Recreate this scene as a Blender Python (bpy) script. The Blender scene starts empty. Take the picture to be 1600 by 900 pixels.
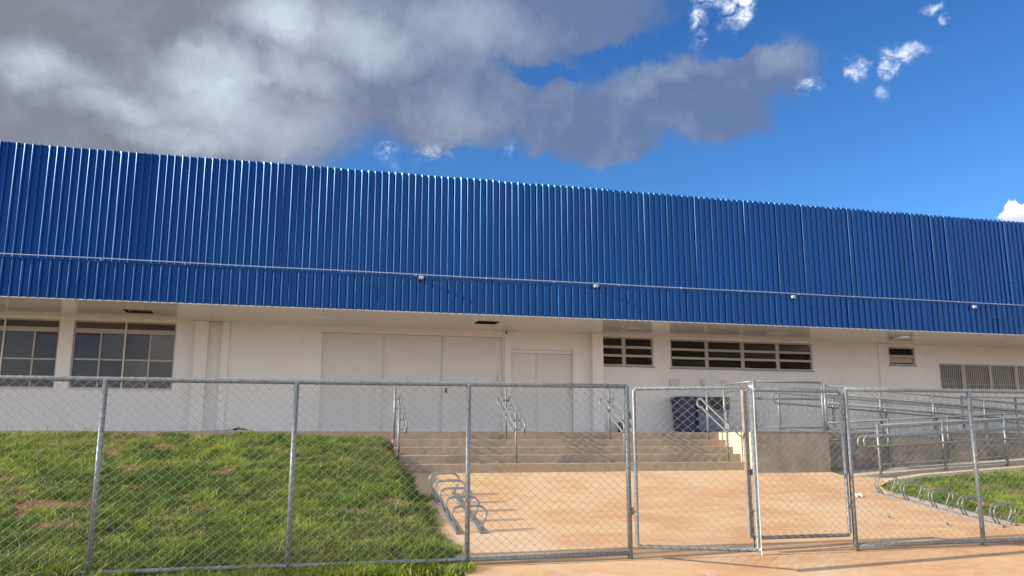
import bpy, math, random
import numpy as np
from mathutils import Vector, Matrix

random.seed(7)
rng = np.random.default_rng(7)
SC = bpy.context.scene
COL = SC.collection
R = math.radians

# ------------------------------------------------------------------ camera
PITCH = math.atan(235 / 1270.0)
YAW = R(14.3)
cam_data = bpy.data.cameras.new("camera")
cam = bpy.data.objects.new("camera", cam_data)
COL.objects.link(cam)
cam.location = (0, 0, 1.5)
cam.rotation_euler = (math.pi / 2 + PITCH, 0, -YAW)
cam_data.sensor_width = 36
cam_data.lens = 1270 / 1600 * 36
cam_data.clip_end = 3000
SC.camera = cam

# ------------------------------------------------------------------ exposure
SC.view_settings.view_transform = 'Standard'
SC.view_settings.look = 'None'
SC.view_settings.exposure = 0.85
SC.view_settings.gamma = 1.0

# ------------------------------------------------------------------ sun
SUN_EL = R(23)
SUN_PHI = R(5.0)          # light travels along +X, turned this much towards +Y
sd = bpy.data.lights.new("sun", 'SUN')
sd.energy = 5.0
sd.angle = R(0.53)
sd.color = (1.0, 0.91, 0.78)
sun = bpy.data.objects.new("sun", sd)
COL.objects.link(sun)
tv = Vector((math.cos(SUN_PHI) * math.cos(SUN_EL), math.sin(SUN_PHI) * math.cos(SUN_EL), -math.sin(SUN_EL)))
sun.rotation_euler = tv.to_track_quat('-Z', 'Y').to_euler()
sun.location = (-20, 0, 20)


# ------------------------------------------------------------------ sky
def px_dir(x, y):
    a = (x - 800) / 1270; b = -(y - 450) / 1270
    f = Vector((math.sin(YAW) * math.cos(PITCH), math.cos(YAW) * math.cos(PITCH), math.sin(PITCH)))
    r = Vector((math.cos(YAW), -math.sin(YAW), 0))
    return (f + r * a + r.cross(f) * b).normalized()


world = bpy.data.worlds.new("World")
SC.world = world
world.use_nodes = True
wn = world.node_tree
wn.nodes.clear()


class NT:
    """small helper for writing node maths"""
    def __init__(s, nt): s.nt = nt
    def put(s, sock, v):
        if isinstance(v, bpy.types.NodeSocket): s.nt.links.new(v, sock)
        elif v is not None: sock.default_value = v
    def m(s, op, a, b=None, c=None, clamp=False):
        n = s.nt.nodes.new('ShaderNodeMath'); n.operation = op; n.use_clamp = clamp
        s.put(n.inputs[0], a); s.put(n.inputs[1], b); s.put(n.inputs[2], c)
        return n.outputs[0]
    def v(s, op, a, b=None, out=0):
        n = s.nt.nodes.new('ShaderNodeVectorMath'); n.operation = op
        s.put(n.inputs[0], a); s.put(n.inputs[1], b)
        return n.outputs[out]
    def comb(s, x, y, z):
        n = s.nt.nodes.new('ShaderNodeCombineXYZ')
        s.put(n.inputs[0], x); s.put(n.inputs[1], y); s.put(n.inputs[2], z)
        return n.outputs[0]
    def sep(s, a):
        n = s.nt.nodes.new('ShaderNodeSeparateXYZ'); s.put(n.inputs[0], a); return n.outputs
    def mr(s, a, f0, f1, t0=0.0, t1=1.0, smooth=True):
        n = s.nt.nodes.new('ShaderNodeMapRange')
        n.interpolation_type = 'SMOOTHSTEP' if smooth else 'LINEAR'
        s.put(n.inputs[0], a)
        for i, q in enumerate((f0, f1, t0, t1)): s.put(n.inputs[i + 1], q)
        return n.outputs[0]
    def noise(s, vec, scale, detail=5, rough=0.55, dist=0.0, col=False, dim='3D'):
        n = s.nt.nodes.new('ShaderNodeTexNoise'); n.noise_dimensions = dim
        s.put(n.inputs['Vector'], vec)
        n.inputs['Scale'].default_value = scale; n.inputs['Detail'].default_value = detail
        n.inputs['Roughness'].default_value = rough; n.inputs['Distortion'].default_value = dist
        return n.outputs[1 if col else 0]
    def mix(s, f, a, b, mode='MIX'):
        n = s.nt.nodes.new('ShaderNodeMix'); n.data_type = 'RGBA'; n.blend_type = mode
        s.put(n.inputs[0], f)
        for sock, q in ((n.inputs[6], a), (n.inputs[7], b)):
            s.put(sock, q if isinstance(q, bpy.types.NodeSocket) else (*q, 1.0))
        return n.outputs[2]


def build_sky():
    N = NT(wn)
    tc = wn.nodes.new('ShaderNodeTexCoord')
    d = N.v('NORMALIZE', tc.outputs['Generated'])
    x, y, z = N.sep(d)
    az = N.m('ARCTAN2', x, y)
    el = N.m('ARCSINE', z)
    P0 = N.comb(az, el, 0.0)
    warp = N.noise(P0, 5.0, 6, 0.6, col=True)
    warp = N.v('SUBTRACT', warp, (0.5, 0.5, 0.5))
    w1 = N.v('MULTIPLY', warp, (0.11, 0.09, 0.0))
    P = N.v('ADD', P0, w1)
    fine = N.v('SUBTRACT', N.noise(P0, 28.0, 5, 0.6, col=True), (0.5, 0.5, 0.5))
    P = N.v('ADD', P, N.v('MULTIPLY', fine, (0.045, 0.035, 0.0)))

    def blob(cx, cy, rx, ry, inner=0.0, PP=None):
        dd = px_dir(cx, cy)
        a0 = math.atan2(dd.x, dd.y); e0 = math.asin(dd.z)
        k = 1 / 1270.0
        d2 = px_dir(cx + 20, cy)
        sx = abs(math.atan2(d2.x, d2.y) - a0) / 20
        d3 = px_dir(cx, cy + 20)
        sy = abs(math.asin(d3.z) - e0) / 20
        q = N.v('SUBTRACT', P if PP is None else PP, (a0, e0, 0))
        q = N.v('MULTIPLY', q, (1 / (rx * sx), 1 / (ry * sy), 0))
        return N.mr(N.v('LENGTH', q, out=1), inner, 1.0, 1.0, 0.0)

    def union(L, PP=None):
        acc = None
        for b in L:
            w = b[5] if len(b) > 5 else 1.0
            o = blob(*b[:5], PP=PP)
            if w != 1.0: o = N.m('MULTIPLY', o, w)
            acc = o if acc is None else N.m('MAXIMUM', acc, o)
        return acc

    cover = union([
        (60, 60, 560, 330, .5), (330, 90, 420, 250, .5), (560, 60, 330, 190, .5), (-300, 100, 600, 500, .6),
        (820, 20, 290, 110, .45), (700, 150, 230, 120, .4), (900, 180, 240, 85, .4), (1060, 150, 260, 82, .35),
        (1210, 120, 130, 80, .2), (960, 215, 130, 55, .2), (1130, 190, 120, 60, .2), (500, -250, 800, 240, .6)])
    # nearly clear gaps
    gap = union([(615, 262, 90, 40, .2), (740, 262, 90, 34, .2), (860, 108, 62, 22, .1), (960, 72, 110, 28, .1),
                 (1080, 60, 60, 34, .1), (1160, 90, 120, 26, .0)])
    cover = N.m('SUBTRACT', cover, N.m('MULTIPLY', gap, 0.75))
    tex = N.noise(P0, 9.0, 8, 0.58, 0.3)
    cov = N.m('ADD', cover, N.m('MULTIPLY', N.m('SUBTRACT', tex, 0.5), 0.75))
    fw = N.noise(P, 24.0, 7, 0.66, 0.6)
    cov = N.m('ADD', cov, N.m('MULTIPLY', N.m('SUBTRACT', fw, 0.5), 0.5))
    alpha = N.mr(cov, 0.12, 0.92)
    small = union([(1152, 20, 52, 60, .1, 1.2), (1168, 45, 30, 30, .0, 1.1), (1115, -5, 80, 34, .1, 1.1), (1076, 45, 28, 60, .0, 1.0), (1412, 92, 52, 24, 0, .95), (1395, 112, 22, 20, 0, .9),
                   (1345, 112, 28, 28, 0, .9), (1440, 17, 20, 16, 0, .8), (1456, 34, 16, 10, 0, .7), (1390, 148, 26, 20, 0, .7),
                   (1268, 146, 34, 26, 0, .8), (600, 240, 40, 30, 0, .6), (670, 235, 46, 30, 0, .6),
                   (785, 235, 16, 30, 0, .5), (890, 288, 12, 12, 0, .5), (485, 262, 26, 12, 0, .7)])
    wis = N.noise(P0, 34.0, 6, 0.62, 0.4)
    wis2 = N.noise(N.v('MULTIPLY', P0, (1, 1.5, 1)), 60.0, 7, 0.66, 0.8)
    sma = N.mr(N.m('MULTIPLY', small, N.m('ADD', N.m('MULTIPLY', N.m('ADD', wis, wis2), 4.2), -3.35)), 0.0, 1.7)
    low = blob(1590, 342, 62, 26, .45)
    lowa = N.mr(N.m('ADD', low, N.m('MULTIPLY', N.m('SUBTRACT', wis, 0.5), 0.5)), 0.4, 0.7)
    # brightness inside the big cloud: thin places let the light through
    lit = union([(440, 45, 120, 80, .0, 1.0), (330, 140, 140, 110, .0, .95), (60, 100, 190, 60, .0, .7), (190, 165, 170, 55, .0, .7),
                 (390, 190, 230, 90, .0, .65), (560, 60, 150, 90, .0, .7), (450, 120, 130, 60, 0, .6), (720, 30, 230, 80, 0, .4),
                 (280, 215, 170, 46, 0, .6), (1020, 112, 200, 34, 0, .22), (700, 180, 120, 80, 0, .25), (1225, 100, 90, 60, 0, .3)])
    tex2 = N.noise(P0, 7.0, 7, 0.55, 0.6)
    tex3 = N.noise(P0, 20.0, 6, 0.6, 0.2)
    lv = N.m('ADD', lit, N.m('MULTIPLY', N.m('SUBTRACT', tex2, 0.5), 0.5))
    lv = N.m('ADD', lv, N.m('MULTIPLY', N.m('SUBTRACT', tex3, 0.5), 0.55), clamp=True)
    ridge = union([(440, 52, 40, 14, 0, .8), (300, 80, 40, 16, 0, .6), (345, 130, 26, 10, 0, .7), (410, 132, 30, 10, 0, .6)])
    lv = N.m('ADD', lv, N.m('MULTIPLY', ridge, 0.35))
    greyc = N.mix(N.mr(az, -0.35, 0.50), (0.180, 0.190, 0.222), (0.105, 0.155, 0.285))
    cloudc = N.mix(lv, greyc, (0.46, 0.53, 0.61))
    # unseen broken cloud over the rest of the dome, brightened to light the shaded wall
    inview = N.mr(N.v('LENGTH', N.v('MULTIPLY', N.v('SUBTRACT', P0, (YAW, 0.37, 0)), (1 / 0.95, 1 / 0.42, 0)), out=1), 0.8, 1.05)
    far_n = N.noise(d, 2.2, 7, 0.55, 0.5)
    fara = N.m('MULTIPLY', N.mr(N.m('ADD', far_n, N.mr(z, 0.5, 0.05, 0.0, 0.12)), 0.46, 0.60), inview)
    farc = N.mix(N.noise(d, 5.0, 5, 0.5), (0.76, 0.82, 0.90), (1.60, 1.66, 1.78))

    sky = wn.nodes.new('ShaderNodeTexSky')
    sky.sky_type = 'NISHITA'; sky.sun_disc = False
    sky.sun_elevation = SUN_EL
    sky.sun_rotation = math.atan2(-tv.x, -tv.y)
    sky.altitude = 900; sky.air_density = 1.0; sky.dust_density = 0.4; sky.ozone_density = 2.0
    s = N.mix(1.0, sky.outputs[0], SKY_TINT, 'MULTIPLY')
    s = N.mix(1.0, s, N.mix(N.mr(el, 0.22, 0.62, smooth=False), (1.12, 1.06, 1.02), (0.62, 0.74, 0.88)), 'MULTIPLY')
    STR = 0.078
    k = 0.76 / STR
    def C(c): return N.v('MULTIPLY', c, (k, k, k))
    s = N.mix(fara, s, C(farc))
    s = N.mix(N.m('MULTIPLY', alpha, 0.96), s, C(cloudc))
    s = N.mix(N.m('MULTIPLY', sma, 0.88), s, C(N.mix(0.0, (0.80, 0.85, 0.93), (1, 1, 1))))
    lowc = N.mix(N.mr(el, px_dir(1590, 345).z, px_dir(1590, 320).z), (0.50, 0.56, 0.72), (0.86, 0.86, 0.88))
    s = N.mix(lowa, s, C(lowc))
    bg = wn.nodes.new('ShaderNodeBackground'); bg.inputs[1].default_value = STR
    out = wn.nodes.new('ShaderNodeOutputWorld')
    wn.links.new(s, bg.inputs[0]); wn.links.new(bg.outputs[0], out.inputs[0])


SKY_TINT = (0.42, 0.86, 1.30)
build_sky()
world.cycles.sampling_method = 'MANUAL'
world.cycles.sample_map_resolution = 1024

# ------------------------------------------------------------------ materials
def new_mat(name):
    m = bpy.data.materials.new(name); m.use_nodes = True
    b = m.node_tree.nodes['Principled BSDF']
    return m, NT(m.node_tree), b


def pos(N):
    g = N.nt.nodes.new('ShaderNodeNewGeometry')
    return g.outputs['Position']


def bump(N, b, h, strength, dist):
    n = N.nt.nodes.new('ShaderNodeBump'); n.inputs['Strength'].default_value = strength
    n.inputs['Distance'].default_value = dist
    N.put(n.inputs['Height'], h); N.nt.links.new(n.outputs[0], b.inputs['Normal'])


def simple(name, col, rough=0.6, metal=0.0, var=0.0, scale=3.0, spec=0.5, bmp=0.0):
    m, N, b = new_mat(name)
    b.inputs['Roughness'].default_value = rough
    b.inputs['Metallic'].default_value = metal
    b.inputs['Specular IOR Level'].default_value = spec
    if var:
        f = N.noise(pos(N), scale, 6, 0.6)
        f = N.mr(f, 0.3, 0.7)
        lo = tuple(c * (1 - var) for c in col); hi = tuple(min(1, c * (1 + var)) for c in col)
        N.put(b.inputs['Base Color'], N.mix(f, lo, hi))
        if bmp: bump(N, b, N.noise(pos(N), scale * 8, 4, 0.6), bmp, 0.01)
    else:
        b.inputs['Base Color'].default_value = (*col, 1)
    return m


M = {}


def build_materials():
    # painted wall: off-white with faint roller marks and a slightly dusty foot
    m, N, b = new_mat("white wall paint")
    p = pos(N)
    f = N.mr(N.noise(N.v('MULTIPLY', p, (1, 1, 0.5)), 1.3, 6, 0.6), 0.3, 0.7)
    c = N.mix(f, (0.76, 0.745, 0.71), (0.82, 0.805, 0.775))
    z = N.sep(p)[2]
    foot = N.m('MULTIPLY', N.mr(z, 1.95, 1.63), N.mr(N.noise(p, 6, 5, 0.6), 0.4, 0.75))
    c = N.mix(N.m('MULTIPLY', foot, 0.35), c, (0.50, 0.36, 0.25))
    N.put(b.inputs['Base Color'], c); b.inputs['Roughness'].default_value = 0.7
    bump(N, b, N.noise(p, 60, 3, 0.5), 0.15, 0.004)
    M['wall'] = m
    M['door'] = simple("door paint", (0.68, 0.665, 0.63), 0.45, 0, 0.03, 2)
    # glossy white plastic boards of the soffit
    m, N, b = new_mat("soffit boards")
    p = pos(N)
    y = N.sep(p)[1]
    fr = N.m('FRACT', N.m('MULTIPLY', y, 5.0))
    seam = N.m('LESS_THAN', fr, 0.03)
    c = N.mix(N.m('MULTIPLY', seam, 0.10), (0.76, 0.74, 0.70), (0.4, 0.38, 0.35))
    N.put(b.inputs['Base Color'], c); b.inputs['Roughness'].default_value = 0.13
    b.inputs['Specular IOR Level'].default_value = 0.6
    bump(N, b, N.noise(N.v('MULTIPLY', p, (0.6, 0.2, 1)), 3, 2, 0.5), 0.03, 0.02)
    M['soffit'] = m
    # blue coated steel sheet
    m, N, b = new_mat("blue coated steel")
    p = pos(N)
    f = N.mr(N.noise(N.v('MULTIPLY', p, (1.0, 1, 0.25)), 0.8, 5, 0.6), 0.3, 0.7)
    N.put(b.inputs['Base Color'], N.mix(f, (0.0002, 0.017, 0.115), (0.0002, 0.024, 0.145)))
    N.put(b.inputs['Roughness'], N.mr(N.noise(p, 2.0, 4, 0.6), 0.3, 0.7, 0.25, 0.29))
    b.inputs['Specular IOR Level'].default_value = 0.95
    b.inputs['Specular Tint'].default_value = (0.17, 0.50, 1.0, 1)
    b.inputs['Metallic'].default_value = 0.0
    bump(N, b, N.noise(N.v('MULTIPLY', p, (1, 1, 0.4)), 1.4, 2, 0.5), 0.05, 0.05)
    M['blue'] = m
    # hot dip galvanised steel
    m, N, b = new_mat("galvanised steel")
    p = pos(N)
    f = N.mr(N.noise(p, 35, 5, 0.65), 0.35, 0.68)
    c = N.mix(f, (0.13, 0.145, 0.15), (0.25, 0.27, 0.275))
    N.put(b.inputs['Base Color'], c)
    b.inputs['Metallic'].default_value = 0.3
    N.put(b.inputs['Roughness'], N.mr(f, 0, 1, 0.5, 0.36))
    M['galv'] = m
    M['wire'] = simple("galvanised wire", (0.26, 0.275, 0.275), 0.42, 0.4, 0.1, 8)
    M['strip'] = simple("pale zinc flat bar", (0.60, 0.67, 0.66), 0.5, 0.25, 0.06, 6)
    # concrete of steps and retaining walls: grey-tan, dirty with red earth
    m, N, b = new_mat("stained concrete")
    p = pos(N)
    f = N.mr(N.noise(p, 1.6, 7, 0.62, 0.4), 0.35, 0.68)
    c = N.mix(f, (0.31, 0.240, 0.165), (0.37, 0.265, 0.175))
    f2 = N.mr(N.noise(p, 7, 7, 0.65), 0.35, 0.7)
    c = N.mix(N.m('MULTIPLY', f2, 0.5), c, (0.19, 0.155, 0.115))
    f3 = N.mr(N.noise(N.v('MULTIPLY', p, (1.0, 1, 2.5)), 1.1, 6, 0.6), 0.52, 0.72)
    c = N.mix(N.m('MULTIPLY', f3, 0.6), c, (0.36, 0.22, 0.12))
    N.put(b.inputs['Base Color'], c); b.inputs['Roughness'].default_value = 0.88
    bump(N, b, N.noise(p, 40, 6, 0.65), 0.5, 0.01)
    M['conc'] = m
    m, N, b = new_mat("grey render")
    p = pos(N)
    f = N.mr(N.noise(p, 2.6, 7, 0.62, 0.5), 0.32, 0.68)
    c = N.mix(f, (0.18, 0.155, 0.12), (0.28, 0.24, 0.19))
    f3 = N.mr(N.noise(p, 12, 5, 0.6), 0.5, 0.75)
    c = N.mix(N.m('MULTIPLY', f3, 0.3), c, (0.33, 0.29, 0.23))
    N.put(b.inputs['Base Color'], c); b.inputs['Roughness'].default_value = 0.9
    bump(N, b, N.noise(p, 30, 6, 0.65), 0.5, 0.012)
    M['render'] = m
    # paving concrete covered by a film of orange earth
    m, N, b = new_mat("earth stained paving")
    p = pos(N)
    f = N.mr(N.noise(N.v('MULTIPLY', p, (0.55, 1.0, 1)), 0.9, 8, 0.6, 0.8), 0.34, 0.66)
    c = N.mix(f, (0.43, 0.225, 0.103), (0.49, 0.320, 0.180))
    f2 = N.mr(N.noise(N.v('MULTIPLY', p, (0.35, 1.2, 1)), 2.6, 8, 0.66, 0.6), 0.42, 0.66)
    c = N.mix(N.m('MULTIPLY', f2, 0.55), c, (0.54, 0.365, 0.195))
    f3 = N.mr(N.noise(p, 3.2, 7, 0.7, 0.4), 0.56, 0.74)
    c = N.mix(N.m('MULTIPLY', f3, 0.5), c, (0.37, 0.165, 0.070))
    st = N.mr(N.noise(N.v('MULTIPLY', N.v('ADD', p, (p_ := (3.0, 1.0, 0.0))), (0.9, 2.6, 1)), 1.9, 9, 0.72, 1.4), 0.55, 0.68)
    c = N.mix(N.m('MULTIPLY', st, 0.5), c, (0.60, 0.43, 0.27))
    f4 = N.mr(N.noise(p, 55, 4, 0.7), 0.58, 0.72)
    c = N.mix(N.m('MULTIPLY', f4, 0.30), c, (0.33, 0.20, 0.12))
    # dust swept into pale patches
    f5 = N.mr(N.noise(N.v('ADD', p, (7, 3, 0)), 0.55, 6, 0.6, 1.2), 0.56, 0.72)
    c = N.mix(N.m('MULTIPLY', f5, 0.55), c, (0.50, 0.38, 0.29))
    yy = N.sep(p)[1]
    near = N.m('MULTIPLY', N.mr(yy, 13.0, 15.0), N.mr(N.noise(p, 1.5, 4, 0.5), 0.2, 0.7))
    c = N.mix(N.m('MULTIPLY', near, 0.45), c, (0.55, 0.39, 0.21))
    q = N.v('MULTIPLY', N.v('SUBTRACT', N.v('ADD', p, N.v('MULTIPLY', N.noise(p, 2.5, 5, 0.6, col=True), (.6, .6, 0))), (2.75, 11.0, 0)), (1 / 1.1, 1 / 0.75, 0))
    pale = N.m('MULTIPLY', N.mr(N.v('LENGTH', q, out=1), 0.55, 1.0, 1.0, 0.0), 0.6)
    c = N.mix(pale, c, (0.52, 0.40, 0.26))
    N.put(b.inputs['Base Color'], c); b.inputs['Roughness'].default_value = 0.85
    h = N.m('ADD', N.noise(p, 18, 6, 0.65), N.m('MULTIPLY', N.noise(p, 1.5, 3, 0.5), 2.0))
    bump(N, b, h, 0.5, 0.012)
    M['paving'] = m
    M['kerb'] = simple("pale kerb concrete", (0.44, 0.35, 0.25), 0.85, 0, 0.1, 3, bmp=0.3)
    # red soil
    m, N, b = new_mat("red soil")
    p = pos(N)
    f = N.mr(N.noise(p, 2.0, 7, 0.65), 0.35, 0.65)
    c = N.mix(f, (0.12, 0.055, 0.026), (0.25, 0.105, 0.042))
    f2 = N.mr(N.noise(p, 9, 6, 0.65), 0.5, 0.7)
    c = N.mix(N.m('MULTIPLY', f2, 0.5), c, (0.20, 0.10, 0.055))
    N.put(b.inputs['Base Color'], c); b.inputs['Roughness'].default_value = 0.95
    bump(N, b, N.noise(p, 22, 6, 0.7), 0.9, 0.03)
    M['soil'] = m
    # grass blades, each with its own tone
    m, N, b = new_mat("grass")
    a = m.node_tree.nodes.new('ShaderNodeAttribute'); a.attribute_name = 'tone'
    t = N.sep(a.outputs['Vector'])
    c = N.mix(t[0], (0.075, 0.140, 0.014), (0.32, 0.39, 0.042))
    c = N.mix(t[1], c, (0.34, 0.29, 0.11))
    N.put(b.inputs['Base Color'], c); b.inputs['Roughness'].default_value = 0.5
    b.inputs['Specular IOR Level'].default_value = 0.35
    tr = m.node_tree.nodes.new('ShaderNodeBsdfTranslucent'); N.put(tr.inputs[0], c)
    mx = m.node_tree.nodes.new('ShaderNodeMixShader'); mx.inputs[0].default_value = 0.28
    m.node_tree.links.new(b.outputs[0], mx.inputs[1]); m.node_tree.links.new(tr.outputs[0], mx.inputs[2])
    m.node_tree.links.new(mx.outputs[0], m.node_tree.nodes['Material Output'].inputs[0])
    M['grass'] = m
    M['frame'] = simple("window frame paint", (0.42, 0.40, 0.355), 0.45, 0, 0.05, 4)
    M['mullion'] = simple("white mullion", (0.72, 0.68, 0.58), 0.4)
    M['sill'] = simple("stone sill", (0.33, 0.29, 0.25), 0.6, 0, 0.1, 5)
    # window glass
    m, N, b = new_mat("dark window glass")
    b.inputs['Base Color'].default_value = (0.085, 0.073, 0.062, 1)
    b.inputs['Roughness'].default_value = 0.04
    b.inputs['Specular IOR Level'].default_value = 0.42
    p = pos(N)
    bump(N, b, N.noise(p, 1.2, 2, 0.5), 0.05, 0.02)
    M['glass_dark'] = m
    m, N, b = new_mat("tinted clear glass")
    gl = m.node_tree.nodes.new('ShaderNodeBsdfGlossy'); gl.inputs['Roughness'].default_value = 0.04
    trn = m.node_tree.nodes.new('ShaderNodeBsdfTransparent'); trn.inputs[0].default_value = (0.45, 0.43, 0.40, 1)
    fr = m.node_tree.nodes.new('ShaderNodeFresnel'); fr.inputs[0].default_value = 1.6
    mx = m.node_tree.nodes.new('ShaderNodeMixShader')
    L = m.node_tree.links
    L.new(fr.outputs[0], mx.inputs[0]); L.new(trn.outputs[0], mx.inputs[1]); L.new(gl.outputs[0], mx.inputs[2])
    L.new(mx.outputs[0], m.node_tree.nodes['Material Output'].inputs[0])
    M['glass'] = m
    M['black'] = simple("black plastic", (0.012, 0.012, 0.013), 0.45)
    M['bag'] = simple("black bin liner", (0.010, 0.010, 0.011), 0.28)
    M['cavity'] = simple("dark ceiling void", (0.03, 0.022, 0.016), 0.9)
    M['navy'] = simple("navy plastic", (0.030, 0.034, 0.085), 0.5, 0, 0.15, 4)
    M['slate'] = simple("blue grey plastic", (0.13, 0.145, 0.21), 0.5, 0, 0.08, 4)
    M['beige'] = simple("pale plastic", (0.62, 0.60, 0.56), 0.5)
    M['conduit'] = simple("conduit paint", (0.30, 0.36, 0.48), 0.4, 0.2, 0.05, 3)
    M['lens'] = simple("floodlight glass", (0.36, 0.40, 0.42), 0.2, 0, 0.1, 20)
    M['interior'] = simple("interior paint", (0.30, 0.27, 0.23), 0.8, 0, 0.1, 2)
    M['roof'] = simple("roof sheet", (0.45, 0.45, 0.44), 0.5, 0.3, 0.1, 2)
    M['paper'] = simple("white paper", (0.75, 0.74, 0.72), 0.7)
    M['leaf'] = simple("dry leaf", (0.10, 0.05, 0.025), 0.8)
    M['steel_dark'] = simple("dark lock metal", (0.06, 0.055, 0.05), 0.4, 0.6)
    m, N, b = new_mat("fluorescent tube")
    b.inputs['Base Color'].default_value = (0.9, 0.9, 0.9, 1)
    b.inputs['Emission Color'].default_value = (1.0, 0.86, 0.84, 1); b.inputs['Emission Strength'].default_value = 3.0
    M['tube'] = m


build_materials()

# ------------------------------------------------------------------ mesh helpers
class MB:
    def __init__(s): s.v = []; s.f = []; s.sm = []
    def add(s, vs, fs, smooth=False):
        o = len(s.v)
        s.v.extend([tuple(q) for q in vs]); s.f.extend([tuple(i + o for i in f) for f in fs]); s.sm.extend([smooth] * len(fs))
        return s
    def box(s, x0, x1, y0, y1, z0, z1, bev=0.0):
        if bev <= 0:
            vs = [(x, y, z) for z in (z0, z1) for y in (y0, y1) for x in (x0, x1)]
            return s.add(vs, [(0, 2, 3, 1), (4, 5, 7, 6), (0, 1, 5, 4), (2, 6, 7, 3), (0, 4, 6, 2), (1, 3, 7, 5)])
        b = min(bev, (x1 - x0) / 2.01, (y1 - y0) / 2.01, (z1 - z0) / 2.01)
        def ring(z, i):
            X0, X1, Y0, Y1 = x0 + i, x1 - i, y0 + i, y1 - i
            c = b - i
            return [(X0 + c, Y0, z), (X1 - c, Y0, z), (X1, Y0 + c, z), (X1, Y1 - c, z), (X1 - c, Y1, z), (X0 + c, Y1, z), (X0, Y1 - c, z), (X0, Y0 + c, z)]
        vs = []
        b2 = b * 0.999
        for z, i in ((z0, b2), (z0 + b, 0), (z1 - b, 0), (z1, b2)):
            X0, X1, Y0, Y1 = x0 + i, x1 - i, y0 + i, y1 - i
            c = b * 0.6 if i == 0 else 0.0005
            vs += [(X0 + c, Y0, z), (X1 - c, Y0, z), (X1, Y0 + c, z), (X1, Y1 - c, z), (X1 - c, Y1, z), (X0 + c, Y1, z), (X0, Y1 - c, z), (X0, Y0 + c, z)]
        fs = [tuple(range(7, -1, -1)), tuple(range(24, 32))]
        for r in range(3):
            for i in range(8):
                j = (i + 1) % 8
                fs.append((r * 8 + i, r * 8 + j, r * 8 + 8 + j, r * 8 + 8 + i))
        return s.add(vs, fs)
    def tube(s, pts, r, n=8, caps=True, closed=False):
        pts = [Vector(p) for p in pts]
        m = len(pts)
        vs = []; fs = []
        up = None
        for i, p in enumerate(pts):
            if closed: d = pts[(i + 1) % m] - pts[i - 1]
            elif i == 0: d = pts[1] - p
            elif i == m - 1: d = p - pts[-2]
            else: d = (pts[i + 1] - p).normalized() + (p - pts[i - 1]).normalized()
            d.normalize()
            if up is None:
                a = Vector((0, 0, 1)) if abs(d.z) < 0.9 else Vector((1, 0, 0))
                up = (a - d * a.dot(d)).normalized()
            else:
                up = (up - d * up.dot(d))
                if up.length < 1e-5: up = d.orthogonal()
                up.normalize()
            q = d.cross(up)
            rr = r[i] if isinstance(r, (list, tuple)) else r
            for k in range(n):
                a = 2 * math.pi * k / n
                vs.append(p + (up * math.cos(a) + q * math.sin(a)) * rr)
        last = m if closed else m - 1
        for i in range(last):
            for k in range(n):
                k2 = (k + 1) % n; i2 = (i + 1) % m
                fs.append((i * n + k, i * n + k2, i2 * n + k2, i2 * n + k))
        if caps and not closed:
            fs.append(tuple(range(n - 1, -1, -1))); fs.append(tuple((m - 1) * n + k for k in range(n)))
        return s.add(vs, fs, True)
    def prism(s, poly, axis, a0, a1):
        """poly: list of 2D points; axis: 0 -> extruded along X (poly in Y,Z); 1 -> along Y (X,Z); 2 -> along Z (X,Y)"""
        n = len(poly)
        def mk(p, a):
            return {0: (a, p[0], p[1]), 1: (p[0], a, p[1]), 2: (p[0], p[1], a)}[axis]
        vs = [mk(p, a0) for p in poly] + [mk(p, a1) for p in poly]
        fs = [tuple(range(n)), tuple(range(2 * n - 1, n - 1, -1))]
        for i in range(n):
            j = (i + 1) % n
            fs.append((i, i + n, j + n, j))
        return s.add(vs, fs)
    def xf(s, mat):
        s.v = [tuple(mat @ Vector(q)) for q in s.v]; return s
    def build(s, name, mat, parent=None, fix=True):
        me = bpy.data.meshes.new(name)
        if parent is None and s.v:
            a = np.array(s.v)
            o = Vector((float((a[:, 0].min() + a[:, 0].max()) / 2), float((a[:, 1].min() + a[:, 1].max()) / 2), float(a[:, 2].min())))
        else:
            o = wloc(parent) if parent else Vector()
        me.from_pydata([(q[0] - o.x, q[1] - o.y, q[2] - o.z) for q in s.v], [], s.f)
        me.polygons.foreach_set('use_smooth', s.sm)
        me.update()
        if fix:
            import bmesh
            bm = bmesh.new(); bm.from_mesh(me)
            bmesh.ops.recalc_face_normals(bm, faces=bm.faces); bm.to_mesh(me); bm.free()
        if mat: me.materials.append(mat)
        ob = bpy.data.objects.new(name, me)
        COL.objects.link(ob)
        if parent: ob.parent = parent
        else: ob.location = o
        return ob


def wloc(o):
    l = Vector()
    while o is not None:
        l += Vector(o.location); o = o.parent
    return l


def tag(o, label=None, cat=None, group=None, kind=None):
    if label: o['label'] = label
    if cat: o['category'] = cat
    if group: o['group'] = group
    if kind: o['kind'] = kind
    return o


def empty(name, loc, label, cat, group=None):
    o = bpy.data.objects.new(name, None); COL.objects.link(o); o.location = loc
    o.empty_display_size = 0.3
    return tag(o, label, cat, group)


def copy_tree(o, delta, label=None):
    c = o.copy(); COL.objects.link(c)
    c.location = Vector(o.location) + Vector(delta)
    if label: c['label'] = label
    for ch in list(o.children):
        d = ch.copy(); COL.objects.link(d); d.parent = c
        for g in list(ch.children):
            e = g.copy(); COL.objects.link(e); e.parent = d
    return c


def smooth(a, b, x):
    t = np.clip((x - a) / (b - a), 0, 1)
    return t * t * (3 - 2 * t)


# ------------------------------------------------------------------ main levels
TF = 9.945          # fence line
T0 = 15.0           # first riser
TW = 20.5           # front wall
TC = 17.7           # canopy edge
ZP = 1.635          # platform level
ZS = 4.26           # soffit
XL, XR = -16.0, 34.0


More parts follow.
